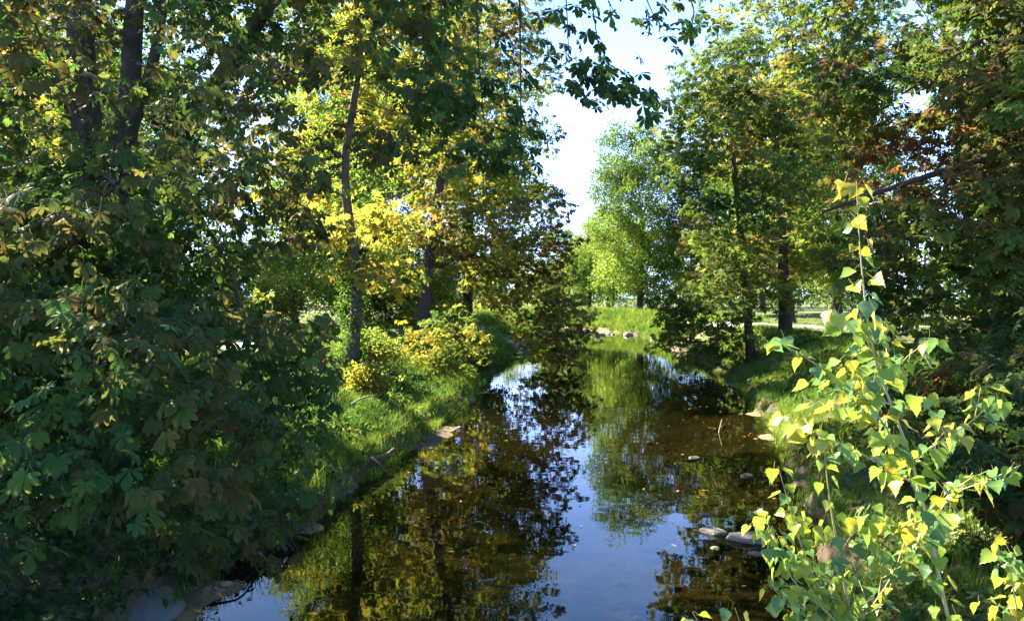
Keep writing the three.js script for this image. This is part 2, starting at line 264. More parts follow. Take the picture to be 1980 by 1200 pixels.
// o: { seed, stems:[{pts,r0,r1,from}], crown:[ellipsoids], step, kill, lift, tip, leaf:'spray'|'small'|'near', per, palette(p,R), minTwig, bark, size, clear }
function growTree(name, label, category, group, o) {
  const R = rng(o.seed), root = thing(name, label, category, group, o.at || [0, 0, 0]);
  const step = o.step ?? 0.5, { P, par, own } = colonise(o.stems, inEllipsoids(R, o.crown, o.clump ?? 0.55, o.clear, o.dens), step, o.kill ?? step * 1.4, o.lift ?? 0.03), n = P.length;
  const kids = P.map(() => []), rad = new Float64Array(n), ex = 2.3; par.forEach((p, i) => p >= 0 && kids[p].push(i));
  for (let i = n - 1; i >= 0; i--) rad[i] = kids[i].length ? Math.pow(kids[i].reduce((s, k) => s + Math.pow(rad[k], ex), 0), 1 / ex) * 1.0 : (o.tip ?? 0.008);
  // trunk: each stem is a tube of its own radius
  const tb = new Buf(false, true);
  o.stems.forEach((st) => {
    const c = new THREE.CatmullRomCurve3(st.pts), m = Math.max(6, Math.round(c.getLength() / 0.35)), pts = c.getPoints(m);
    tube(tb, pts, pts.map((p, i) => { const t = i / m, fl = st.from === undefined ? 0.55 * Math.exp(-(t * c.getLength()) / 0.45) : 0; return lerp(st.r0, st.r1, Math.pow(t, 0.8)) * (1 + fl); }), st.r0 > 0.1 ? 14 : 7);
  });
  mesh('trunk', tb.geo(), o.bark || bark, root);
  // limbs: every branch that leaves the trunk, with its twigs
  const minTwig = o.minTwig ?? 0.012;
  const limbs = new Map(), limbOf = (i) => { while (par[i] >= 0 && !own[par[i]]) i = par[i]; return i; };
  const walk = (start) => {
    const stack = [start];
    while (stack.length) {
      const s = stack.pop(); if (rad[s] < minTwig) continue;
      const chain = par[s] >= 0 ? [par[s], s] : [s]; let k = s;
      for (;;) { const ch = kids[k].filter((c) => !own[c]); if (!ch.length) break; ch.sort((a, c) => rad[c] - rad[a]); for (let q = 1; q < ch.length; q++) stack.push(ch[q]); k = ch[0]; chain.push(k); if (rad[k] < minTwig) break; }
      const root = limbOf(s); if (!limbs.has(root)) limbs.set(root, new Buf(false, true));
      const r0 = rad[s]; tube(limbs.get(root), chain.map((c) => P[c]), chain.map((c, i) => (i ? Math.min(rad[c], r0) : r0) * (i === chain.length - 1 ? 0.5 : 1)), r0 > 0.06 ? 8 : r0 > 0.02 ? 5 : 3);
    }
  };
  for (let i = 0; i < n; i++) if (!own[i] && par[i] >= 0 && own[par[i]]) walk(i);
  for (const b of limbs.values()) if (b.p.length) mesh('limb', b.geo(), o.bark || bark, root);
  // leaves
  const items = [[], [], [], [], [], []], leafMax = o.leafOn ?? 0.05, dir = V(0, 0, 0), centre = V(o.crown[0][0], o.crown[0][1], o.crown[0][2]), singles = [];
  for (let i = 0; i < n; i++) {
    if (own[i] === 1 || (rad[i] > leafMax && own[i] !== 2)) continue;
    dir.subVectors(P[i], P[par[i] < 0 ? i : par[i]]);
    const per = o.per * (kids[i].length ? 1 : 1.6), m = Math.floor(per) + (R() < per % 1 ? 1 : 0);
    for (let k = 0; k < m; k++) {
      const out = V(P[i].x - centre.x, 0, P[i].z - centre.z).normalize(), yaw = Math.atan2(dir.x + out.x * 0.35 * step, dir.z + out.z * 0.35 * step) + R.g() * (o.leaf === 'near' ? 1.6 : 1.2), sp = o.spread ?? 0.3;
      const p = V(P[i].x + R.g() * sp, P[i].y + R.g() * sp * 0.7 - (o.leaf === 'near' ? 0.03 : 0.05), P[i].z + R.g() * sp);
      if (inGap(p) || p.y < 0.12 || (o.clear && o.clear(p))) continue;
      const M = frame(yaw, o.leaf === 'near' ? R.r(0.25, 1.15) : R.r(0, 0.7), R.g() * 0.45, (o.size ?? 1) * R.r(0.75, 1.25), p), col = o.palette(p, R);
      if (o.leaf === 'near') singles.push([M, col, p, R.i(6)]); else items[R.i(o.leaf === 'small' ? 3 : 4)].push([M, col]);
    }
  }
  if (o.leaf === 'near') {
    // the leaves that show largest are parts of their own
    const seen = singles.map((s) => { const v = s[2].clone().sub(camera.position), z = -v.z; return z > 2 && Math.abs(v.x / z) < 0.69 && Math.abs(v.y / z) < 0.42 ? 1 / z : 0; });
    const order = singles.map((_, i) => i).sort((a, c) => seen[c] - seen[a]), own = new Set(order.slice(0, o.single ?? 0).filter((i) => seen[i] > 0)), mats = o.partMats;
    singles.forEach(([M, col, p, g], i) => { if (own.has(i)) { let bi = 0, bd = 9; mats.forEach((m, j) => { const d = Math.hypot(m.color.r - col[0], m.color.g - col[1], m.color.b - col[2]); if (d < bd) { bd = d; bi = j; } }); const l = mesh('leaf', nearLeafGeo[g], mats[bi], root); l.applyMatrix4(M); } else items[g].push([M, col]); });
  }
  const geos = o.leaf === 'near' ? nearLeafGeo : o.leaf === 'small' ? twigLeaves : sprays;
  items.forEach((it, g) => it.length && instanced('foliage', geos[g], o.leaf === 'near' ? chestnutLeaf : farLeaf, it, root));
  return root;
}
const pal = (list, fr = 0.35, seed = 0) => (p, R) => {   // colour patches through the crown, with scatter
  const t = clamp(noise3(p.x * fr + seed, p.y * fr, p.z * fr) * 1.5 - 0.25 + R.g() * 0.28) * (list.length - 1), i = Math.min(list.length - 2, Math.floor(t)), k = t - i, v = R.r(0.8, 1.2);
  return list[i].map((c, j) => lerp(c, list[i + 1][j], k) * v);
};
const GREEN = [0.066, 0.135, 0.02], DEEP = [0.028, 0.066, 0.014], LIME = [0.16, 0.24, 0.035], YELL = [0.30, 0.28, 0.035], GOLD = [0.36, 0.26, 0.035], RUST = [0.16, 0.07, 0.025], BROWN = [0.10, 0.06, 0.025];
const gy = (x, d, dy = -0.25) => ground(x, -d) + dy;
const stem = (pts, r0, r1, from) => ({ pts: pts.map((p) => V(p[0], p[1], -p[2])), r0, r1, from });   // [x, height, distance up the stream]

// sun windows: sapling, bank grass
gap(1.95, 3.0, -3.8, 1.0); gap(1.5, 3.15, -3.7, 0.6); gap(2.4, 2.7, -3.8, 0.6);
gap(-3.2, 1.2, -22, 1.9); gap(-2.6, 0.8, -18.5, 1.3); gap(-4.2, 1.8, -20.5, 1.6); gap(-3.6, 6, -20, 1.4); gap(-3.0, 2.2, -26.5, 1.9); gap(-1.6, 1.0, -27, 1.0); gap(-2.5, 0.6, -14.2, 0.35); gap(3.5, 0, -13.6, 1.3); gap(-3.0, 1.0, -16.5, 1.1);
gap(10.5, 9, -36, 2.2); gap(12, 14.5, -37, 2.6); gap(8.4, 5, -32, 1.7); gap(14, 6, -36, 1.6); gap(17, 1.8, -41, 1.8); gap(10.8, 1.3, -35, 1.3); gap(8.5, 8, -14.5, 1.3);

{
  const skyGap = (p) => { const d = -p.z, x = p.x / d, y = (p.y - 3.5) / d; return x > 0.1 && x < 0.2 && y > 0.27; };
  growTree('horse_chestnut_tree', 'big horse chestnut on the near bank with twin dark trunks and drooping browned leaves', 'tree', null, {
    seed: 1, stems: [
      stem([[-7.7, gy(-7.7, 14), 14], [-7.75, 2.6, 14], [-7.8, 4.4, 14], [-7.95, 7, 14], [-8.3, 12, 14.2], [-8.4, 15, 14.4]], 0.52, 0.12),
      stem([[-7.75, 3.6, 14], [-7.35, 5, 13.9], [-7.1, 7, 13.9], [-6.9, 10, 14], [-6.4, 14, 14.2]], 0.34, 0.08, 1),
      stem([[-7.3, 5, 13.9], [-6.4, 5.9, 13.5], [-5.3, 6.9, 13], [-3.9, 8.5, 12.4], [-2.4, 10.2, 11.4], [-1.2, 10.6, 10]], 0.26, 0.05, 1),
      stem([[-7.2, 6.2, 13.9], [-6.5, 7.7, 13.6], [-6.1, 9.3, 13.4], [-5.6, 11.5, 13]], 0.14, 0.04, 1),
      stem([[-7.8, 4.2, 14], [-8.6, 5.6, 13.8], [-9.6, 7.6, 13.5], [-10.8, 9.6, 13]], 0.2, 0.05, 1),
      stem([[-7.7, 3.4, 14], [-7.2, 4.2, 12.6], [-6.3, 4.9, 11], [-5.2, 5.1, 9.4], [-4.2, 4.7, 8]], 0.2, 0.03, 1),
      stem([[-5.2, 5.1, 9.4], [-4.0, 4.8, 8.8], [-3.2, 3.8, 8.5], [-2.9, 2.6, 8.3]], 0.05, 0.01, 1),
      stem([[-2.4, 10.2, 11.4], [-0.8, 9.6, 9.6], [0.4, 8.4, 8.8], [1.5, 7.4, 8.6], [2.4, 6.9, 8.6]], 0.05, 0.012, 1),
      stem([[0.7, 8.1, 8.75], [0.85, 7.2, 8.6], [0.95, 6.5, 8.5], [1.05, 5.9, 8.5]], 0.014, 0.005, 1),
      stem([[1.3, 7.6, 8.65], [1.5, 6.9, 8.5], [1.6, 6.6, 8.4]], 0.012, 0.005, 1),
      stem([[1.9, 7.2, 8.6], [2.05, 6.75, 8.5], [2.0, 6.5, 8.4]], 0.012, 0.005, 1),
      stem([[1.05, 5.9, 8.5], [1.3, 5.75, 8.45], [1.55, 5.7, 8.4]], 0.008, 0.004, 1),
      stem([[0.5, 8.3, 8.8], [0.62, 7.0, 8.7], [0.66, 6.2, 8.7]], 0.014, 0.005, 1),
      stem([[-1.0, 9.7, 9.8], [-0.9, 7.8, 9.4], [-0.85, 6.4, 9.3], [-0.8, 5.4, 9.3]], 0.02, 0.005, 1),
      stem([[-0.6, 9.4, 9.4], [-0.45, 7.8, 9.1], [-0.4, 6.4, 9], [-0.3, 5.2, 9]], 0.02, 0.005, 1),
      stem([[-0.2, 8.9, 9.2], [0.05, 7.6, 8.8], [0.1, 6.2, 8.8], [0.1, 5.0, 8.9]], 0.02, 0.005, 1),
    ],
    crown: [
      [-9.2, 11, -12.2, 7, 6, 6, 680, 0.45], [-5, 10.6, -14.4, 2.6, 2.4, 2.6, 110, 0.1],  // last ellipsoid here: foliage mostly above the view, added to shade the right bank
      [-4.6, 3.9, -8.2, 2.3, 2.7, 2.4, 520, 0.2], [-7.2, 4.6, -10.5, 3.6, 3.4, 3, 420, 0.3], [-3.6, 2.3, -6.3, 1.5, 1.5, 1.3, 170, 0.1], [-3.0, 3.4, -8.6, 1.4, 2.4, 1.6, 170, 0.1], [-3.9, 1.5, -6.4, 1.7, 1.1, 1.3, 190, 0.1], [-3.0, 1.5, -8, 1.0, 0.9, 1.2, 80, 0.1], [-6.2, 2.2, -8.6, 2.2, 1.4, 1.8, 200, 0.1], [-4.6, 6.6, -10, 2.4, 1.7, 2.6, 240, 0.1],
      [-2.6, 7.6, -10, 2.6, 2.6, 2.4, 55, 0.1], [-0.4, 6.6, -9, 0.9, 1.8, 0.7, 36, 0], [1.0, 6.5, -8.6, 0.5, 0.6, 0.5, 16, 0], [1.7, 6.75, -8.6, 0.7, 0.3, 0.5, 14, 0],
    ],
    step: 0.3, kill: 0.36, lift: -0.05, tip: 0.005, minTwig: 0.0055, leafOn: 0.022, leaf: 'near', dens: 1.45, per: 6.6, spread: 0.24, size: 0.68, clump: 0.7,
    palette: pal([DEEP, GREEN, [0.05, 0.11, 0.022], [0.07, 0.1, 0.02], [0.085, 0.09, 0.02]], 0.5), single: 300,
    partMats: [DEEP, GREEN, [0.045, 0.12, 0.025], [0.075, 0.10, 0.02], [0.10, 0.085, 0.02]].map((c) => { const m = chestnutLeaf.clone(); m.color.setRGB(...c); return m; }),
    clear: (p) => { const d = -p.z, x = p.x / d, y = (p.y - 3.5) / d; return d < 4.2 || (x > -0.63 && x < -0.48 && y > 0.2 && y < 0.36 && d < 13.4 && hash3(Math.floor(p.x * 40), Math.floor(p.y * 40), 1) < 0.7) || (x < -0.27 && y > 0.21 && d < 14 && hash3(Math.floor(p.x * 40), Math.floor(p.y * 40), 2) < 0.22) || (x > -0.06 && y < 0.14 && d < 12) || (x > -0.235 && y < 0.16 && d < 12); },
  });
}
const slender = growTree('horse_chestnut_tree', 'slender sunlit horse chestnut with pale ivy-footed trunk and yellowing leaves beside the bank path', 'tree', null, {
  seed: 2, bark: barkMid, stems: [stem([[-4.35, gy(-4.35, 20), 20], [-4.15, 3.6, 20], [-4.45, 7, 20], [-4.1, 10, 20.2], [-4.5, 14, 20.4]], 0.19, 0.06)],
  crown: [[-4.2, 10.5, -21, 4.0, 6.5, 4, 330, 0.4], [-3.0, 4.6, -20.5, 1.4, 1.0, 1.5, 40, 0.1], [-5.6, 4.2, -19.5, 1.6, 1.4, 1.8, 70, 0.1], [-4.3, 6.2, -19.3, 1.5, 2.8, 0.8, 110, 0.1], [-3.4, 15.5, -21.5, 4.6, 3.8, 4.6, 300, 0.1]],  // topmost ellipsoid is added, mostly out of view, to shade the opposite bank
  step: 0.4, tip: 0.007, minTwig: 0.01, leafOn: 0.028, leaf: 'spray', dens: 1.9, per: 1.35, spread: 0.45, palette: pal([LIME, [0.22, 0.28, 0.035], YELL, [0.24, 0.28, 0.035], LIME, [0.17, 0.14, 0.03]], 0.5, 3), lift: -0.03,
});
growTree('horse_chestnut_tree', 'tall horse chestnut whose rusty lower boughs hang over the water from the grassy bank', 'tree', null, {
  seed: 3, stems: [stem([[-3.9, gy(-3.9, 33), 33], [-3.8, 4, 33.1], [-3.3, 8, 33.5], [-2.6, 14, 34.5], [-2.3, 20, 35]], 0.36, 0.08), stem([[-3.7, 4.5, 33.2], [-2.2, 5.4, 34], [-0.4, 4.8, 35], [1.0, 3.4, 35.6]], 0.13, 0.03, 1)],
  crown: [[-1.7, 12, -35, 4.2, 9.5, 4.6, 620, 0.4], [1.0, 5.6, -36, 2.2, 5, 2.6, 520, 0.1], [1.9, 2.1, -36.5, 2.3, 2.0, 2.2, 400, 0.1], [-1.2, 4.0, -34, 1.6, 1.6, 2, 70, 0.1]],
  step: 0.45, tip: 0.008, minTwig: 0.014, leafOn: 0.032, leaf: 'spray', dens: 1.9, per: 2.0, spread: 0.5, palette: pal([GREEN, LIME, YELL, LIME, [0.13, 0.12, 0.025], [0.1, 0.075, 0.025]], 0.35, 7), lift: -0.04,
});
growTree('linden_tree', 'tall bright green tree rising behind the horse chestnuts beside the stream', 'tree', null, {
  seed: 4, stems: [stem([[-3.0, gy(-3, 50), 50], [-2.9, 6, 50], [-2.6, 14, 50], [-2.5, 24, 50]], 0.4, 0.08)],
  crown: [[-2.4, 14, -50, 4.6, 11, 4.6, 520, 0.35]], step: 0.6, minTwig: 0.02, leafOn: 0.05, leaf: 'small', dens: 1.8, per: 2.6, spread: 0.55, size: 1.25, palette: pal([GREEN, LIME, [0.2, 0.26, 0.035]], 0.3, 2),
});
growTree('horse_chestnut_tree', 'upright dark-trunked horse chestnut standing by the pale gravel path', 'tree', null, {
  seed: 5, stems: [stem([[13.9, gy(13.9, 38), 38], [13.8, 4, 38], [13.5, 9, 38], [13.2, 13, 38]], 0.37, 0.14)],
  crown: [[13, 12.5, -38, 5.2, 9.5, 5, 640, 0.4], [12.5, 5.6, -37, 4.4, 2.2, 4.2, 170, 0.1], [14.5, 18, -38, 6.5, 5.5, 5.5, 230, 0.1]],
  step: 0.5, tip: 0.009, minTwig: 0.014, leafOn: 0.035, leaf: 'spray', dens: 1.9, per: 2.2, spread: 0.62, palette: pal([[0.085, 0.14, 0.018], [0.12, 0.18, 0.025], LIME, [0.2, 0.24, 0.03], [0.2, 0.16, 0.03]], 0.35, 11), lift: -0.02,
});
growTree('horse_chestnut_tree', 'leaning horse chestnut at the water edge with dark boughs sweeping down to the stream', 'tree', null, {
  seed: 6, stems: [stem([[10.6, gy(10.6, 33), 33], [10.4, 2.5, 33], [10.2, 5, 33], [9.9, 8, 33], [9.7, 10, 33]], 0.22, 0.09), stem([[10.3, 4, 33], [9.2, 4.8, 32.6], [7.8, 4.2, 32.4]], 0.08, 0.02, 1)],
  crown: [[9.7, 9.5, -33, 3.4, 6, 3.6, 380, 0.35], [8.3, 3.6, -32.6, 2.1, 2.4, 2.4, 220, 0.1], [7.6, 1.8, -32.6, 1.5, 1.3, 2, 90, 0.1]],
  step: 0.42, tip: 0.008, minTwig: 0.013, leafOn: 0.032, leaf: 'spray', dens: 1.9, per: 2.3, spread: 0.55, palette: pal([DEEP, [0.085, 0.14, 0.018], GREEN, [0.12, 0.17, 0.025], [0.16, 0.15, 0.03]], 0.4, 13), lift: -0.04,
});
growTree('maple_tree', 'rounded light green tree with bare side branch above the far bank', 'tree', null, {
  seed: 7, stems: [stem([[14.3, gy(14.3, 84), 84], [14.4, 5, 84], [14.6, 8, 84], [14.6, 12, 84]], 0.4, 0.2)],
  crown: [[14.4, 13, -84, 6.2, 10, 6, 560, 0.35], [12.2, 19, -84, 3, 5, 3, 90, 0.2]], step: 0.7, minTwig: 0.02, leafOn: 0.05, leaf: 'small', dens: 1.8, per: 3.6, spread: 0.9, size: 1.4, palette: pal([[0.09, 0.16, 0.03], LIME, [0.2, 0.27, 0.04]], 0.3, 5),
});
growTree('horse_chestnut_tree', 'rust-tinged horse chestnut whose long boughs reach across behind the poplar sapling', 'tree', null, {
  seed: 8, stems: [
    stem([[13.2, gy(13.2, 14), 14], [13.1, 4, 14], [12.9, 8, 14], [12.8, 15, 14]], 0.42, 0.1),
    stem([[13.1, 5.2, 14], [11.4, 6.0, 14.2], [9.5, 6.2, 14.4], [7.6, 5.7, 14.6], [6.2, 5.2, 15]], 0.16, 0.025, 1),
    stem([[12.9, 7.5, 14], [11, 8.8, 14], [9, 8.4, 14], [7.3, 7.3, 14]], 0.13, 0.02, 1),
    stem([[13.1, 3.6, 14], [11.2, 4.2, 13], [9.2, 3.4, 12.4], [7.9, 2.6, 12]], 0.12, 0.02, 1),
  ],
  crown: [[12, 9, -15, 5.8, 6, 6, 520, 0.4], [9.0, 4.4, -14.4, 2.9, 1.8, 2.6, 240, 0.1], [8.6, 8.6, -14.5, 2.6, 2.6, 3, 190, 0.1], [8.6, 2.6, -12, 1.8, 1.1, 1.8, 80, 0.1], [9.8, 10.6, -15, 4.2, 2.6, 4, 170, 0.1]],
  step: 0.36, tip: 0.006, minTwig: 0.008, leafOn: 0.026, leaf: 'spray', dens: 1.9, per: 2.6, spread: 0.42, size: 0.85, palette: pal([DEEP, [0.08, 0.135, 0.02], GREEN, [0.085, 0.12, 0.02], [0.10, 0.09, 0.025], [0.13, 0.075, 0.025]], 0.6, 17), lift: -0.03,
  clear: (p) => { const d = -p.z, x = p.x / d, y = (p.y - 3.5) / d; const u = (x - 0.535) * 0.9 + (y - 0.27) * 0.44, v = -(x - 0.535) * 0.44 + (y - 0.27) * 0.9; return (u / 0.05) ** 2 + (v / 0.02) ** 2 < 1 && d < 24; },
});

// park trees standing back from the stream: a few grown forms, set out as single trees
function parkForm(seed, leaf, palette, h, r, dens) {
  const R = rng(seed), ell = [[0, h * 0.57, 0, r, h * 0.45, r, dens, 0.3], [0, h * 0.32, 0, r * 0.9, h * 0.2, r * 0.9, dens * 0.25, 0.2]];
  return { seed, stems: [stem([[0, -0.3, 0], [R.g() * 0.2, h * 0.25, R.g() * 0.2], [R.g() * 0.4, h * 0.45, R.g() * 0.4], [R.g() * 0.6, h * 0.62, R.g() * 0.6]], 0.02 * h, 0.009 * h)], crown: ell, step: 0.6, minTwig: 0.02, leafOn: 0.05, leaf, dens: 1.5, per: leaf === 'small' ? 2.6 : 1.7, spread: 0.8, size: 1.35, palette };
}
function standing(name, at, o) {   // grow at its own place so that light gaps and colours stay true
  const [x, d, label, turn] = at, y = ground(x, -d), f = o();
  f.stems.forEach((s) => s.pts.forEach((p) => p.add(V(x, y, -d)))); f.crown.forEach((c) => { c[0] += x; c[1] += y; c[2] -= d; });
  return growTree(name, label, 'tree', 'park trees back from the stream', f);
}
const yellowP = pal([GREEN, LIME, [0.24, 0.28, 0.035], YELL], 0.3, 21), limeP = pal([GREEN, LIME, [0.17, 0.23, 0.035]], 0.3, 23), greenP = pal([DEEP, GREEN, LIME], 0.3, 25), goldP = pal([LIME, [0.24, 0.28, 0.035], YELL, GOLD], 0.3, 27);
standing('horse_chestnut_tree', [-18, 24, 'golden horse chestnut behind the slender pale trunk'], () => parkForm(31, 'spray', goldP, 17, 4.6, 330));
standing('linden_tree', [-9.5, 48, 'yellow-green tree behind the tall chestnut with rusty boughs'], () => parkForm(32, 'small', yellowP, 21, 4.6, 330));
standing('horse_chestnut_tree', [-25, 21, 'yellowing horse chestnut seen through the twin dark trunks'], () => parkForm(33, 'spray', yellowP, 16, 5, 330));
standing('linden_tree', [-22, 41, 'lime green tree standing in the lawn beyond the twin trunks'], () => parkForm(34, 'small', limeP, 20, 5.5, 330));
standing('young_tree', [-8.2, 36.5, 'small glowing lime tree behind the bank path'], () => parkForm(61, 'small', limeP, 9, 3.2, 130));
standing('young_tree', [-13, 45, 'small yellow-green tree in front of the tall lime tree'], () => parkForm(62, 'small', yellowP, 11, 3.6, 160));
standing('linden_tree', [-13, 58, 'tall lime tree at the back of the lawn'], () => parkForm(35, 'small', limeP, 24, 6, 340));
standing('linden_tree', [-32, 54, 'broad yellow-green tree at the lawn corner'], () => parkForm(36, 'small', yellowP, 22, 7, 340));
standing('linden_tree', [7.4, 110, 'pale yellow-green tree closing the view above the stream bend'], () => parkForm(38, 'small', limeP, 13, 4.6, 260));
standing('linden_tree', [10.6, 102, 'small bright tree with pale leaning trunk above the bend'], () => parkForm(39, 'small', limeP, 12, 4, 260));
standing('young_tree', [12.6, 95, 'low bright tree in front of the small leaning one above the bend'], () => parkForm(63, 'small', limeP, 9, 3.2, 120));
standing('linden_tree', [16, 124, 'hazy green tree behind the lawn at the stream bend'], () => parkForm(41, 'small', limeP, 16, 7, 260));
standing('linden_tree', [21, 80, 'bushy green tree behind the rounded light green one'], () => parkForm(42, 'small', greenP, 17, 5.5, 300));
standing('linden_tree', [20, 54, 'leafy green tree across the gravel path'], () => parkForm(43, 'small', greenP, 20, 5.5, 340));
standing('linden_tree', [27, 62, 'broad green tree beyond the sunny lawn'], () => parkForm(44, 'small', limeP, 20, 6.5, 340));
standing('horse_chestnut_tree', [24, 34, 'dark chestnut between the path and the rust-tinged boughs'], () => parkForm(45, 'spray', greenP, 18, 5.5, 340));
standing('linden_tree', [36, 48, 'green tree at the far side of the lawn'], () => parkForm(46, 'small', greenP, 20, 7, 300));
standing('linden_tree', [30, 90, 'tall tree behind the lawn edge'], () => parkForm(47, 'small', limeP, 22, 8, 300));

{ // ivy round the slender trunk
  const R = rng(175), it = []; for (let i = 0; i < 260; i++) { const a = R() * 6.28, h = Math.pow(R(), 1.6) * 3.2, p = V(-4.3 + Math.sin(a) * 0.27 + R.g() * 0.1, ground(-4.35, -20) + h, -20 + Math.cos(a) * 0.27 + R.g() * 0.1); it.push([frame(a, R.r(0, 0.8), R.g() * 0.4, R.r(0.5, 0.9), p), pal([GREEN, LIME], 0.8, 5)(p, R)]); }
  instanced('ivy', bushLeaves[0], farLeaf, it, slender);
}
{ // the wood that closes the park on all sides
  const R = rng(160), root = thing('distant_woodland', 'distant wood closing the far side of the park lawn', 'woodland'), items = [[], [], []]; root.userData.kind = 'stuff';
  const wp = pal([GREEN, [0.09, 0.15, 0.03], LIME, YELL], 0.06, 51);
  for (let i = 0; i < 26000; i++) {
    const a = R.r(-1.5, 1.5), d = R.r(112, 150), x = Math.sin(a) * d, z = -Math.cos(a) * d * (Math.abs(a) > 0.9 ? 0.8 : 1), h = 6 + 9 * noise3(x * 0.12, 1, z * 0.12) * (a > -0.04 && a < 0.075 ? 0.35 : 1), t = Math.pow(R(), 0.8), y = 0.6 + h * t;
    if (noise3(x * 0.3, y * 0.4, z * 0.3) < 0.3 + 0.25 * t) continue;
    const p = V(x, ground(x, z) + y, z); items[R.i(3)].push([frame(R() * 6.28, R.r(0, 0.7), R.g() * 0.4, R.r(1.6, 3), p), wp(p, R)]);
  }
  items.forEach((it, g) => instanced('foliage', twigLeaves[g], farLeaf, it, root));
}
// ------------------------------------------------------------------ shrubs and undergrowth
function shrub(label, cx, d, rx, ry, n, palette, seed, geos = bushLeaves, size = 1, sy = 0) {
  const R = rng(seed), g0 = ground(cx, -d) + sy, root = thing('shrub', label, 'shrub', 'shrubs on the banks'), items = geos.map(() => []);
  for (let k = 0; k < 9; k++) { const a = R() * 6.283, t = V(cx + Math.cos(a) * rx * 0.7 * R(), g0 + ry * R.r(0.9, 1.6), -d + Math.sin(a) * rx * 0.7 * R()), b0 = V(cx + R.g() * 0.15, ground(cx, -d) - 0.1, -d + R.g() * 0.15), b = new Buf(false, true); tube(b, [b0, b0.clone().lerp(t, 0.5).add(V(R.g() * 0.1, 0.1, R.g() * 0.1)), t], [0.02, 0.014, 0.005], 5); mesh('stem', b.geo(), bark, root); }
  for (let i = 0; i < n;) {
    const p = V(R() * 2 - 1, R() * 2 - 1, R() * 2 - 1), l = p.length(); if (l > 1 || l < 0.3) continue;
    p.multiplyScalar(0.35 + 1.35 * noise3(p.x / l * 2.1 + seed, p.y / l * 1.7 + 3, p.z / l * 1.7));
    p.set(cx + p.x * rx, g0 + ry * (1 + p.y * 0.95), -d + p.z * rx); i++;
    if (noise3(p.x * 1.6, p.y * 1.6, p.z * 1.6) < 0.36 || p.y < Math.max(0.05, ground(p.x, p.z))) continue;
    items[R.i(geos.length)].push([frame(R() * 6.283, R.r(-0.2, 0.7), R.g() * 0.4, size * R.r(0.8, 1.3), p), palette(p, R)]);
  }
  items.forEach((it, g) => it.length && instanced('foliage', geos[g], farLeaf, it, root));
}
const brightP = pal([LIME, [0.2, 0.24, 0.04], YELL], 0.8, 31), amberP = pal([GREEN, LIME, [0.24, 0.28, 0.035], YELL], 1.4, 33), darkRedP = pal([DEEP, GREEN, BROWN, RUST], 0.9, 35), freshP = pal([GREEN, [0.08, 0.15, 0.03], LIME], 0.8, 37);
shrub('yellow-leaved shrub drooping over the grass below the tall chestnut trunk', -2.7, 27, 1.4, 1.1, 520, amberP, 81, sprays, 0.5);
shrub('fresh green shrub at the water edge under the rusty boughs', -1.5, 32, 1.4, 0.9, 700, freshP, 82);
shrub('bright yellow-green shrub at the foot of the slender pale trunk', -3.7, 19.3, 0.6, 0.4, 220, brightP, 83);
shrub('sunny shrub in the long grass between trunk and yellow shrub', -4.3, 23, 1.0, 0.6, 380, brightP, 84);
shrub('light green bushy growth behind the bank path', -6.8, 40, 3.0, 2.5, 1300, limeP, 85, twigLeaves, 0.8);
shrub('leafy golden-green bush beyond the lawn path behind the slender trunk', -11, 33, 2.4, 1.6, 700, amberP, 91, twigLeaves, 0.7);
shrub('wide green bush beyond the chestnut with twin trunks', -14.5, 24, 2.6, 1.5, 700, freshP, 92, twigLeaves, 0.7);
shrub('tall bright bush behind the wide green one', -18, 35, 3.2, 2.2, 700, brightP, 93, twigLeaves, 0.9);
shrub('lime bush at the back of the bank beside the tall trunk', -5.2, 46, 2.4, 2.0, 700, brightP, 94, twigLeaves, 0.8);
shrub('tall green bush beyond the rust-tinged chestnut by the lawn', 18, 25, 3.2, 2.2, 800, freshP, 95, twigLeaves, 0.9);
shrub('bright bush on the lawn behind the tall green one', 24, 31, 3.4, 2.4, 800, brightP, 96, twigLeaves, 0.9);
shrub('dark rust-flecked bush on the bank behind the poplar', 5.4, 7.6, 1.5, 0.85, 620, darkRedP, 86, sprays, 0.62);
shrub('dark green bush with red leaves beside the rust-tinged chestnut', 8.4, 10.5, 1.7, 0.9, 560, darkRedP, 87, sprays, 0.7);
shrub('low green shrub on the bank grass upstream of the red-leaved bush', 7.6, 14.5, 1.2, 0.5, 420, freshP, 88);
shrub('pale sunlit shrub beside the leaning chestnut trunk', 11.3, 35, 1.0, 0.6, 340, brightP, 89);

const tuftGeo = [0, 1, 2].map((s) => {
  const R = rng(90 + s), b = new Buf();
  for (let i = 0; i < 16; i++) {
    const a = R() * 6.283, h = R.r(0.16, 0.36), lean = R.r(0.05, 0.75) * h * (s === 2 ? 1.5 : 1), w = R.r(0.004, 0.008), ox = R.g() * 0.07, oz = R.g() * 0.07, sx = Math.sin(a), cz = Math.cos(a), v = R.r(0.7, 1.3), dry = R() < 0.09 ? 1 : 0, c = [v * (1 + dry * 1.6), v * (1 + dry * 0.5), v * (1 + dry * 0.8)];
    const row = (t) => { const l = lean * t * t, y = h * t * (1 - 0.25 * t * (lean / h)), k = w * (1 - t * 0.75); return [b.v(ox + sx * l + cz * k, y, oz + cz * l - sx * k, c), b.v(ox + sx * l - cz * k, y, oz + cz * l + sx * k, c)]; };
    const A = row(0), B = row(0.5), C = row(0.85), t = b.v(ox + sx * lean, h * (1 - 0.25 * lean / h), oz + cz * lean, c);
    b.q(A[0], A[1], B[1], B[0]); b.q(B[0], B[1], C[1], C[0]); b.t(C[0], C[1], t);
  }
  return b.geo();
});
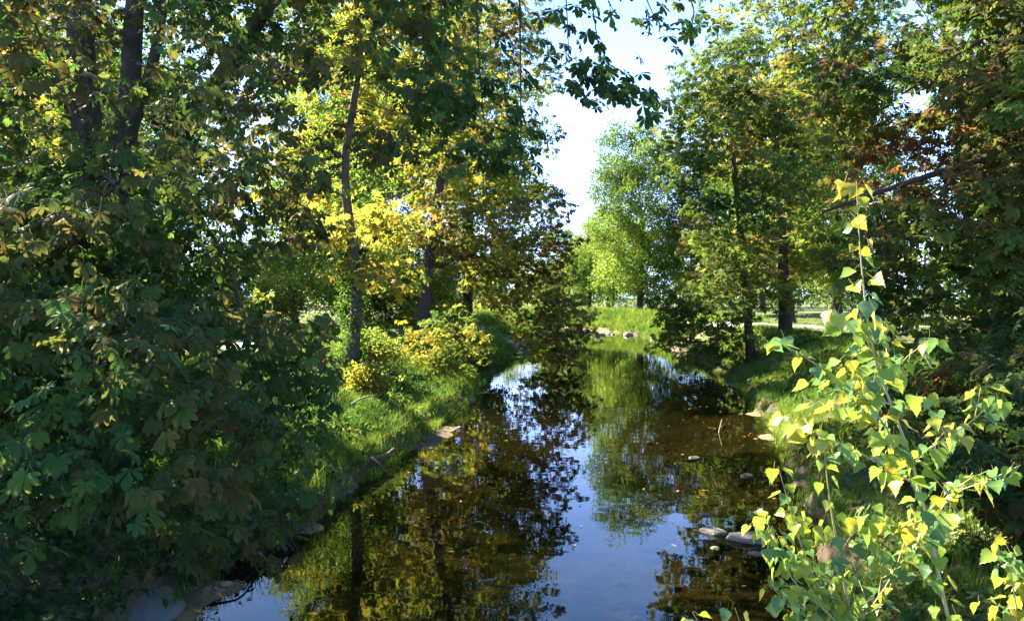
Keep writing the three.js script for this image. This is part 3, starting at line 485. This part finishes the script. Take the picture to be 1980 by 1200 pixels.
function scatter(label, name, category, geos, mat, seed, n, xr, dr, keep, colour, size, tilt = 0.15) {
  const R = rng(seed), root = thing(name, label, category), items = geos.map(() => []); root.userData.kind = 'stuff';
  for (let i = 0; i < n; i++) {
    const d = R.r(...dr), x = R.r(...xr(d)), [s, side] = stream(x, -d), y = ground(x, -d); if (!keep(s, side, x, d, R)) continue;
    items[R.i(geos.length)].push([frame(R() * 6.283, R.g() * tilt, R.g() * tilt, size(s, R, x, d), V(x, y - 0.01, -d)), colour(x, d, R)]);
  }
  items.forEach((it, g) => it.length && instanced('clumps', geos[g], mat, it, root));
}
const grassCol = (x, d, R) => { const k = noise3(x * 0.6, d * 0.6, 4), v = R.r(0.8, 1.25); return [lerp(0.065, 0.15, k) * v, lerp(0.15, 0.23, k) * v, 0.022 * v]; };
scatter('long green grass on the bank below the slender trunk', 'bank_grass', 'grass', tuftGeo, grassMat, 101, 26000, (d) => [-9, 1], [9, 46], (s, side, x, d, R) => side < 0 && s > -0.12 && s < 6.5 && R() < (noise3(x * 0.7, d * 0.7, 6) > 0.36 ? 1 : 0.35) && R() < (d < 14 ? 0.35 : 1), grassCol, (s, R, x, d) => R.r(0.5, 1.1) * (0.6 + 0.9 * noise3(x * 0.5, d * 0.5, 31)) * (s < 0.5 ? 1.25 : 1));
scatter('long grass hanging over the bank below the leaning chestnut', 'bank_grass', 'grass', tuftGeo, grassMat, 102, 24000, (d) => [2, 17], [6, 46], (s, side, x, d, R) => side > 0 && s > -0.15 && s < 5.5, grassCol, (s, R) => R.r(0.5, 1.05));
scatter('grass overhanging the water along the muddy edge', 'edge_grass', 'grass', tuftGeo, grassMat, 108, 16000, (d) => [-5, 12], [8, 46], (s, side, x, d, R) => s > -0.15 && s < 0.5 && noise3(x, d, 33) > 0.3, grassCol, (s, R) => R.r(0.6, 1.15), 0.5);
scatter('short lawn grass beyond the banks', 'lawn_grass', 'grass', tuftGeo, grassMat, 103, 26000, (d) => [-30, 34], [20, 80], (s, side, x, d, R) => s > 5, grassCol, (s, R) => R.r(0.35, 0.8));
scatter('tall reedy grass on the bank at the stream bend', 'tall_grass', 'grass', tuftGeo, grassMat, 104, 14000, (d) => [-6, 20], [52, 100], (s, side, x, d, R) => s > -0.15 && s < 7, grassCol, (s, R) => R.r(1.5, 3.2));
scatter('low nettles and weeds among the bank grass', 'weeds', 'weeds', nettleLeaves, farLeaf, 105, 12000, (d) => [-9, 1], [10, 40], (s, side, x, d, R) => side < 0 && s > 0.3 && s < 7 && noise3(x * 0.5, d * 0.5, 12) > 0.42, (x, d, R) => pal([DEEP, GREEN, GREEN, LIME], 0.8, 41)(V(x, 0, d), R), (s, R) => R.r(0.8, 1.7), 0.3);
scatter('weeds along the bank below the leaning chestnut', 'weeds', 'weeds', nettleLeaves, farLeaf, 106, 7000, (d) => [2, 16], [5, 38], (s, side, x, d, R) => side > 0 && s > 0.3 && s < 6 && noise3(x * 0.5, d * 0.5, 14) > 0.42, (x, d, R) => pal([DEEP, GREEN, GREEN], 0.8, 43)(V(x, 0, d), R), (s, R) => R.r(0.8, 1.8), 0.3);
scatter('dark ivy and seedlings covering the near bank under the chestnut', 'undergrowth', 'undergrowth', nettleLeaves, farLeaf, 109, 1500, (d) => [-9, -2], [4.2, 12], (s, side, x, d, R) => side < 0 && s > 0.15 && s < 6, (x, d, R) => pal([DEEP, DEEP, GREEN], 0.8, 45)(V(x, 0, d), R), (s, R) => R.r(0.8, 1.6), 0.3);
scatter('fallen brown chestnut leaves strewn over the banks', 'fallen_leaves', 'leaves', [0, 1, 2].map((i) => { const b = new Buf(), R = rng(110 + i); for (let k = 0; k < 3; k++) leaflet(b, R.r(0.09, 0.15), 0.03, R() * 6.28, -0.2, R.r(0.3, 0.8), [R.g() * 0.1, 0.02, R.g() * 0.1], [1, 1, 1], [1.2, 0.9, 0.8], 1); return b.geo(); }), deadLeaf, 107, 7000, (d) => [-9, 13], [6.5, 40], (s, side, x, d, R) => s > 0.02 && s < 6 && noise3(x * 0.9, d * 0.9, 15) > 0.45, (x, d, R) => { const k = R(); return [lerp(0.10, 0.26, k), lerp(0.05, 0.12, k), lerp(0.02, 0.04, k)]; }, (s, R) => R.r(0.7, 1.3), 0.3);

{ // leaves adrift on the water
  const R = rng(170), root = thing('floating_leaves', 'small fallen leaves adrift on the stream by the bank', 'leaves'), b = new Buf(), items = []; root.userData.kind = 'stuff';
  leaflet(b, 0.12, 0.03, 0, -0.05, 0.15, [0, 0, 0], [1, 1, 1], [1.2, 0.9, 0.8], 1);
  for (let i = 0; i < 1500; i++) { const d = R.r(7.5, 36), x = R.r(-5, 11), [s] = stream(x, -d); if (s > -0.2 || R() > Math.exp(s * 0.8) + 0.06) continue; const k = R(); items.push([frame(R() * 6.28, 0, R.g() * 0.1, R.r(0.5, 1.1), V(x, 0.008, -d)), [lerp(0.1, 0.3, k), lerp(0.05, 0.2, k), 0.03]]); }
  instanced('leaves', b.geo(), deadLeaf, items, root);
}
// ------------------------------------------------------------------ paths
function path(label, pts, w) {
  const c = new THREE.CatmullRomCurve3(pts.map(([x, d]) => V(x, 0, -d))), n = 90, b = new Buf(true, true);
  for (let i = 0; i <= n; i++) { const p = c.getPoint(i / n), t = c.getTangent(i / n); for (let j = 0; j <= 6; j++) { const o = (j / 6 - 0.5) * w + (noise3(p.x * 1.3, p.z * 1.3, j) - 0.5) * 0.2, x = p.x - t.z * o, z = p.z + t.x * o, k = 0.8 + 0.4 * fbm2(x, z); b.v(x, ground(p.x, p.z) + 0.10 + (j === 0 || j === 6 ? -0.25 : 0), z, [0.34 * k, 0.31 * k, 0.28 * k], x, z); } if (i) for (let j = 0; j < 6; j++) b.q((i - 1) * 7 + j, (i - 1) * 7 + j + 1, i * 7 + j + 1, i * 7 + j); }
  tag(mesh(numbered('gravel_path'), b.geo(), new THREE.MeshStandardMaterial({ vertexColors: true, roughness: 0.95 }), scene), label, 'path', null, 'structure');
}
path('pale gravel path behind the dark-trunked chestnut', [[15, 62], [15, 51], [17.5, 45.5], [22, 43.8], [30, 44], [45, 47]], 2.8);
path('pale gravel path along the grassy bank past the slender trunk', [[-12, 16], [-8.5, 24], [-6.6, 30], [-5.4, 36], [-5.2, 46], [-6.5, 60]], 1.8);

// ------------------------------------------------------------------ stones, driftwood and the slab
function stoneGeo(seed, sx, sy, sz) {
  const g = new THREE.IcosahedronGeometry(1, 4), p = g.attributes.position, R = rng(seed), k = R() * 50, planes = Array.from({ length: 7 }, () => [V(R.g(), R.g() + 0.3, R.g()).normalize(), R.r(0.6, 0.85)]), v = V(0, 0, 0);
  for (let i = 0; i < p.count; i++) { v.fromBufferAttribute(p, i); for (const [nn, d] of planes) { const e = v.dot(nn) - d; if (e > 0) v.addScaledVector(nn, -e * 0.92); } v.multiplyScalar(0.94 + 0.14 * noise3(v.x * 2 + k, v.y * 2, v.z * 2) + 0.05 * noise3(v.x * 7 + k, v.y * 7, v.z * 7)); p.setXYZ(i, v.x * sx, v.y * sy, v.z * sz); }
  g.computeVertexNormals(); return g;
}
const stoneMap = tex(256, 256, (u, v) => { const k = 0.6 + 0.35 * tileNoise(u, v, 8, 8, 61) + 0.25 * tileNoise(u, v, 40, 40, 62), m = tileNoise(u, v, 5, 5, 63) > 0.62 ? 0.75 : 1; return [k * m, k * m, k * m * 0.97]; });
const stoneMat = new THREE.MeshStandardMaterial({ color: new THREE.Color().setRGB(0.2, 0.185, 0.16), map: stoneMap, roughness: 0.75 }), stoneDark = new THREE.MeshStandardMaterial({ color: new THREE.Color().setRGB(0.09, 0.075, 0.055), map: stoneMap, roughness: 0.6 });
function stone(label, x, d, sx, sy, sz, y, m, seed) { const s = mesh(numbered('stone'), stoneGeo(seed, sx, sy, sz), m, scene); s.position.set(x, y, -d); s.rotation.y = seed * 1.3; tag(s, label, 'stone', 'stones in the stream'); }
stone('large flat pale stone breaking the water', 3.42, 10.8, 0.38, 0.11, 0.22, 0.01, stoneMat, 41);
stone('small flat stone touching the large pale stone', 3.0, 11.1, 0.2, 0.07, 0.12, 0.01, stoneMat, 2);
stone('lone grey stone in open water upstream of the flat stones', 3.95, 16.3, 0.22, 0.07, 0.13, -0.03, stoneDark, 3);
stone('rounded dark stone downstream of the small flat stone', 2.3, 10.5, 0.16, 0.1, 0.12, -0.09, stoneDark, 4);
stone('sunken brown stone below the large pale stone', 3.35, 10.2, 0.2, 0.16, 0.15, -0.12, stoneDark, 5);
stone('low wet stone between the dark and the flat stones', 2.85, 10.4, 0.14, 0.09, 0.11, -0.07, stoneDark, 6);
stone('pale sliver stone at the gravel shallows', 3.15, 12.0, 0.13, 0.09, 0.09, -0.04, stoneDark, 7);
stone('small stone under the poplar twigs', 4.1, 12.2, 0.12, 0.1, 0.1, -0.03, stoneDark, 8);
stone('brown stone half under the poplar leaves', 4.0, 9.2, 0.22, 0.16, 0.18, 0.0, stoneDark, 9);
stone('pebble-sized stone in the shallows beside the lone stone', 4.6, 14.6, 0.14, 0.09, 0.1, -0.03, stoneDark, 10);
{ const R = rng(120); for (let i = 0; i < 9; i++) stone('pale stone in the row of rapids at the stream bend', 7.2 + i * 0.62 + R.g() * 0.3, 70 + R.g() * 1.6, R.r(0.2, 0.5), R.r(0.15, 0.35), R.r(0.2, 0.4), 0.02, stoneMat, 20 + i); }
{ // small stones of the stream bed
  const R = rng(121), root = thing('stream_gravel', 'brown gravel and pebbles on the stream bed', 'gravel'), geos = [stoneGeo(50, 1, 0.6, 0.8), stoneGeo(51, 1, 0.5, 0.7)], items = [[], []]; root.userData.kind = 'stuff';
  for (let i = 0; i < 2600; i++) { const d = R.r(7, 24), x = R.r(-4, 7), [s] = stream(x, -d), y = ground(x, -d); if (s > -0.15 || noise3(x * 0.6, d * 0.6, 22) < 0.45) continue; const v = R.r(0.5, 1.6), sz = R.r(0.02, 0.07) * (R() < 0.1 ? 1.8 : 1); items[R.i(2)].push([frame(R() * 6.28, R.g() * 0.2, R.g() * 0.2, sz, V(x, y, -d)), [0.2 * v, 0.16 * v, 0.11 * v]]); }
  items.forEach((it, g) => instanced('pebbles', geos[g], new THREE.MeshStandardMaterial({ roughness: 0.8 }), it, root));
}
function wood(name, label, category, group, pts, r0, r1, mat, twigs = []) {
  const root = thing(name, label, category, group), mk = (p, a, c, nm) => { const cv = new THREE.CatmullRomCurve3(p.map((q) => V(q[0], q[1], -q[2]))), n = 14, q = cv.getPoints(n), b = new Buf(false, true); tube(b, q, q.map((_, i) => Math.max(0.002, lerp(a, c, i / n) * (i === 0 || i === n ? 0.6 : 1))), 8); mesh(nm, b.geo(), mat, root); };
  mk(pts, r0, r1, 'branch_wood'); twigs.forEach(([p, a]) => mk(p, a, a * 0.3, 'twig')); return root;
}
wood('driftwood_log', 'pale driftwood log lying along the mud at the water edge', 'driftwood', null, [[-3.0, 0.22, 14.6], [-2.85, 0.27, 15.0], [-2.62, 0.24, 15.4], [-2.5, 0.3, 15.8]], 0.055, 0.035, barkMid, [[[[-2.85, 0.32, 15.0], [-2.6, 0.2, 14.7], [-2.45, 0.06, 14.6]], 0.03]]);
wood('fallen_branch', 'thin dead branch lying in the green weeds above the driftwood', 'branch', null, [[-3.7, 1.05, 17.1], [-3.5, 1.15, 17.5], [-3.3, 1.16, 17.9]], 0.025, 0.015, barkPale);
wood('sunken_branch', 'crooked branch poking out of the dark water', 'branch', null, [[-0.95, -0.15, 11.2], [-0.75, 0.02, 11.3], [-0.5, 0.1, 11.3], [-0.3, 0.02, 11.2]], 0.018, 0.008, bark, [[[[-0.75, 0.02, 11.3], [-0.6, 0.16, 11.35], [-0.42, 0.2, 11.4]], 0.008]]);
wood('floating_stick', 'short orange-brown stick upright in the shaded shallows', 'stick', null, [[5.35, -0.15, 19.4], [5.4, 0.1, 19.4], [5.46, 0.34, 19.4]], 0.02, 0.012, twigMat);
{ // roots washed bare on the near bank
  const R = rng(130);
  for (let i = 0; i < 12; i++) { const x = -3.75 + R.g() * 0.25, d = 10.6 + R.g() * 1.1, a = R.r(-0.4, 0.9); wood('bank_root', 'gnarled bare tree root washed out of the muddy bank', 'root', 'washed-out roots on the bank', [[x - 0.5, ground(x - 0.5, -d) + 0.05, d], [x - 0.1, ground(x - 0.1, -d) + 0.12, d + 0.15 * a], [x + 0.3, 0.2 + R() * 0.15, d + 0.3 * a], [x + 0.6, -0.05, d + 0.5 * a]], R.r(0.02, 0.05), 0.01, R() < 0.4 ? barkPale : bark); }
}
{ // grey slab at the foot of the bank
  const s = mesh('stone_slab', stoneGeo(77, 0.4, 0.16, 0.75), new THREE.MeshStandardMaterial({ color: new THREE.Color().setRGB(0.15, 0.15, 0.14), map: stoneMap, roughness: 0.7 }), scene);
  s.position.set(-4.15, 0.08, -8.5); s.rotation.set(0.05, 0.5, -0.1); tag(s, 'large grey slab at the foot of the bank under the chestnut leaves', 'slab');
}

// ------------------------------------------------------------------ poplar saplings
const popGeo = [0, 1, 2, 3, 4].map((s) => {
  const R = rng(140 + s), b = new Buf(), L = 1, out = [[0.0, 0], [0.2, -0.02], [0.36, 0.03], [0.47, 0.14], [0.5, 0.24], [0.47, 0.34], [0.41, 0.46], [0.34, 0.56], [0.26, 0.67], [0.17, 0.79], [0.08, 0.92], [0.02, 1.03], [0, 1.1]], fold = R.r(0.1, 0.45), curl = R.r(-0.1, 0.3);
  const y = (x, z) => Math.abs(x) * fold - curl * z * z + 0.05 * Math.sin(z * 7 + s) * Math.abs(x) * 2;
  const mid = out.map(([, z]) => b.v(0, y(0, z), z, [1.08, 1.05, 1])), side = (k) => out.map(([x, z], i) => b.v(k * x * (i % 2 ? 1.05 : 0.94) * R.r(0.93, 1.07), y(x, z) + R.g() * 0.02, z - 0.02 + (i % 2) * 0.03, [1, 1, 1]));
  const Lf = side(-1), Rt = side(1);
  for (let i = 0; i < out.length - 1; i++) { b.q(mid[i], mid[i + 1], Lf[i + 1], Lf[i]); b.q(mid[i], Rt[i], Rt[i + 1], mid[i + 1]); }
  const a = b.v(0.012, 0.0, 0.02, [1.5, 1.2, 1]), c = b.v(-0.012, 0.0, 0.02, [1.5, 1.2, 1]), d = b.v(0.008, 0.12, -0.55, [1.8, 1.2, 1]), e = b.v(-0.008, 0.12, -0.55, [1.8, 1.2, 1]); b.q(a, c, e, d);
  return b.geo();
});
const popCols = [[0.19, 0.3, 0.04], [0.24, 0.34, 0.04], [0.3, 0.35, 0.035], [0.10, 0.2, 0.06], [0.33, 0.3, 0.03]], popMats = popCols.map((c) => { const m = poplarLeaf.clone(); m.color.setRGB(...c); return m; });
function poplar(label, seed, stems, spacing, yellow, cap = 300) {   // stems: [points [x,y,d], r0, kind]
  const R = rng(seed), root = thing('poplar_sapling', label, 'sapling', null); let count = 0; const rest = [];
  const leaf = (p, yaw, size) => {
    const k = R(), m = k < yellow ? 4 : R.i(4), s = size * R.r(0.75, 1.2), off = V(Math.sin(yaw), -0.25 + R.g() * 0.3, Math.cos(yaw)).multiplyScalar(s * 0.55), M = frame(yaw + R.g() * 1.1, R.r(0.3, 1.45), R.g() * 1.0, s, p.clone().add(off)), g = R.i(5);
    if (count++ < cap) mesh('leaf', popGeo[g], popMats[m], root).applyMatrix4(M); else rest.push([M, popCols[m], g]);
  };
  const spray = (pts, r, first) => {
    const c = new THREE.CatmullRomCurve3(pts), len = c.getLength(), n = Math.max(4, Math.round(len / 0.06)), b = new Buf(false, true), q = c.getPoints(n);
    tube(b, q, q.map((_, i) => lerp(r, 0.0018, i / n)), 6); mesh(first ? 'stem' : 'twig', b.geo(), twigMat, root);
    let a = R() * 6.28; for (let s = first ? len * 0.08 : 0.05; s < len; s += spacing * R.r(0.7, 1.3)) { a += 2.4 + R.g() * 0.5; leaf(c.getPointAt(s / len), a, lerp(0.086, 0.064, s / len) * (first ? 1.15 : 1)); }
    leaf(q[n], a + 1, 0.075); leaf(q[n], a + 3, 0.085);
  };
  stems.forEach(([pts, r, first, side]) => {
    const w = pts.map((p) => V(p[0], p[1], -p[2])); spray(w, r, first);
    const c = new THREE.CatmullRomCurve3(w);
    for (let i = 0; i < (side || 0); i++) { const t = R.r(0.15, 0.8), p = c.getPointAt(t), tg = c.getTangentAt(t), d = V(R.g(), 0.25 + R() * 0.4, R.g()).normalize().multiplyScalar(R.r(0.14, 0.34)).addScaledVector(tg, 0.1); spray([p, p.clone().addScaledVector(d, 0.55).add(V(0, -0.01, 0)), p.clone().add(d)], 0.003, false); }
  });
  const by = popGeo.map(() => []); rest.forEach(([M, c, g]) => by[g].push([M, c])); by.forEach((it, g) => it.length && instanced('foliage', popGeo[g], poplarLeaf, it, root));
}
poplar('tall sunlit poplar sapling reaching highest with bright yellow-green leaves', 201, [
  [[[2.75, 0.4, 4.1], [2.5, 1.2, 4.0], [2.29, 1.82, 3.9], [2.08, 2.6, 3.85], [1.84, 3.22, 3.8], [1.76, 3.65, 3.77], [1.72, 4.08, 3.75]], 0.014, true, 0],
  [[[2.0, 2.72, 3.85], [1.75, 3.0, 3.72], [1.5, 3.16, 3.62], [1.25, 3.30, 3.55]], 0.007, false, 2],
  [[[2.06, 2.55, 3.85], [1.85, 2.66, 3.7], [1.62, 2.78, 3.6], [1.42, 2.86, 3.5]], 0.006, false, 3],
  [[[1.95, 2.95, 3.82], [1.75, 3.0, 3.7], [1.6, 2.97, 3.62], [1.44, 3.0, 3.56]], 0.005, false, 2],
  [[[2.05, 2.65, 3.84], [2.25, 2.78, 3.86], [2.42, 2.87, 3.9], [2.52, 2.98, 3.9]], 0.006, false, 3],
  [[[1.9, 3.05, 3.81], [2.05, 3.18, 3.9], [2.2, 3.27, 3.95]], 0.005, false, 1],
  [[[2.16, 2.3, 3.87], [2.35, 2.52, 3.9], [2.5, 2.6, 3.9]], 0.005, false, 3],
  [[[2.18, 2.25, 3.87], [1.95, 2.35, 3.75], [1.75, 2.4, 3.7]], 0.005, false, 3],
  [[[1.88, 3.12, 3.8], [1.78, 3.3, 3.76], [1.72, 3.42, 3.7]], 0.004, false, 1],
], 0.041, 0.16);
poplar('bushy shaded poplar sapling with blue-green leaves below the tall one', 202, [
  [[[2.4, 0.3, 4.5], [2.1, 1.1, 4.4], [1.95, 1.7, 4.3], [1.82, 2.3, 4.25], [1.75, 2.7, 4.2]], 0.016, true, 6],
  [[[2.05, 1.4, 4.35], [1.75, 1.85, 4.25], [1.6, 2.2, 4.2], [1.5, 2.55, 4.2]], 0.008, false, 5],
  [[[2.0, 1.5, 4.3], [1.7, 1.8, 4.1], [1.5, 2.0, 4.0], [1.4, 2.25, 4.0]], 0.007, false, 5],
  [[[2.1, 1.2, 4.3], [1.8, 1.5, 4.1], [1.6, 1.75, 4.0], [1.5, 1.95, 4.0]], 0.007, false, 5],
  [[[2.0, 1.6, 4.3], [2.2, 1.9, 4.3], [2.3, 2.2, 4.3]], 0.006, false, 5],
], 0.042, 0.02);
poplar('low poplar sapling with half-sunlit leaves at the foot of the tall one', 203, [
  [[[3.0, 0.4, 3.9], [2.75, 1.2, 3.85], [2.6, 1.8, 3.8], [2.5, 2.2, 3.75]], 0.013, true, 5],
  [[[2.75, 1.2, 3.85], [2.35, 1.6, 3.75], [2.1, 1.85, 3.7]], 0.006, false, 5],
  [[[2.7, 1.4, 3.8], [2.8, 1.8, 3.8], [2.75, 2.1, 3.8]], 0.006, false, 5],
  [[[2.95, 0.6, 3.9], [2.9, 1.4, 3.9], [2.68, 1.95, 3.85], [2.52, 2.25, 3.8]], 0.007, false, 5],
], 0.034, 0.12);
poplar('short poplar shoot leaning out over the water', 204, [
  [[[1.95, 0.1, 3.2], [1.5, 0.9, 3.3], [1.1, 1.6, 3.4], [0.85, 2.02, 3.5]], 0.009, true, 1],
  [[[1.4, 1.0, 3.3], [1.2, 1.6, 3.5], [1.08, 2.0, 3.6]], 0.006, false, 1],
], 0.07, 0.05);

renderer.render(scene, camera);
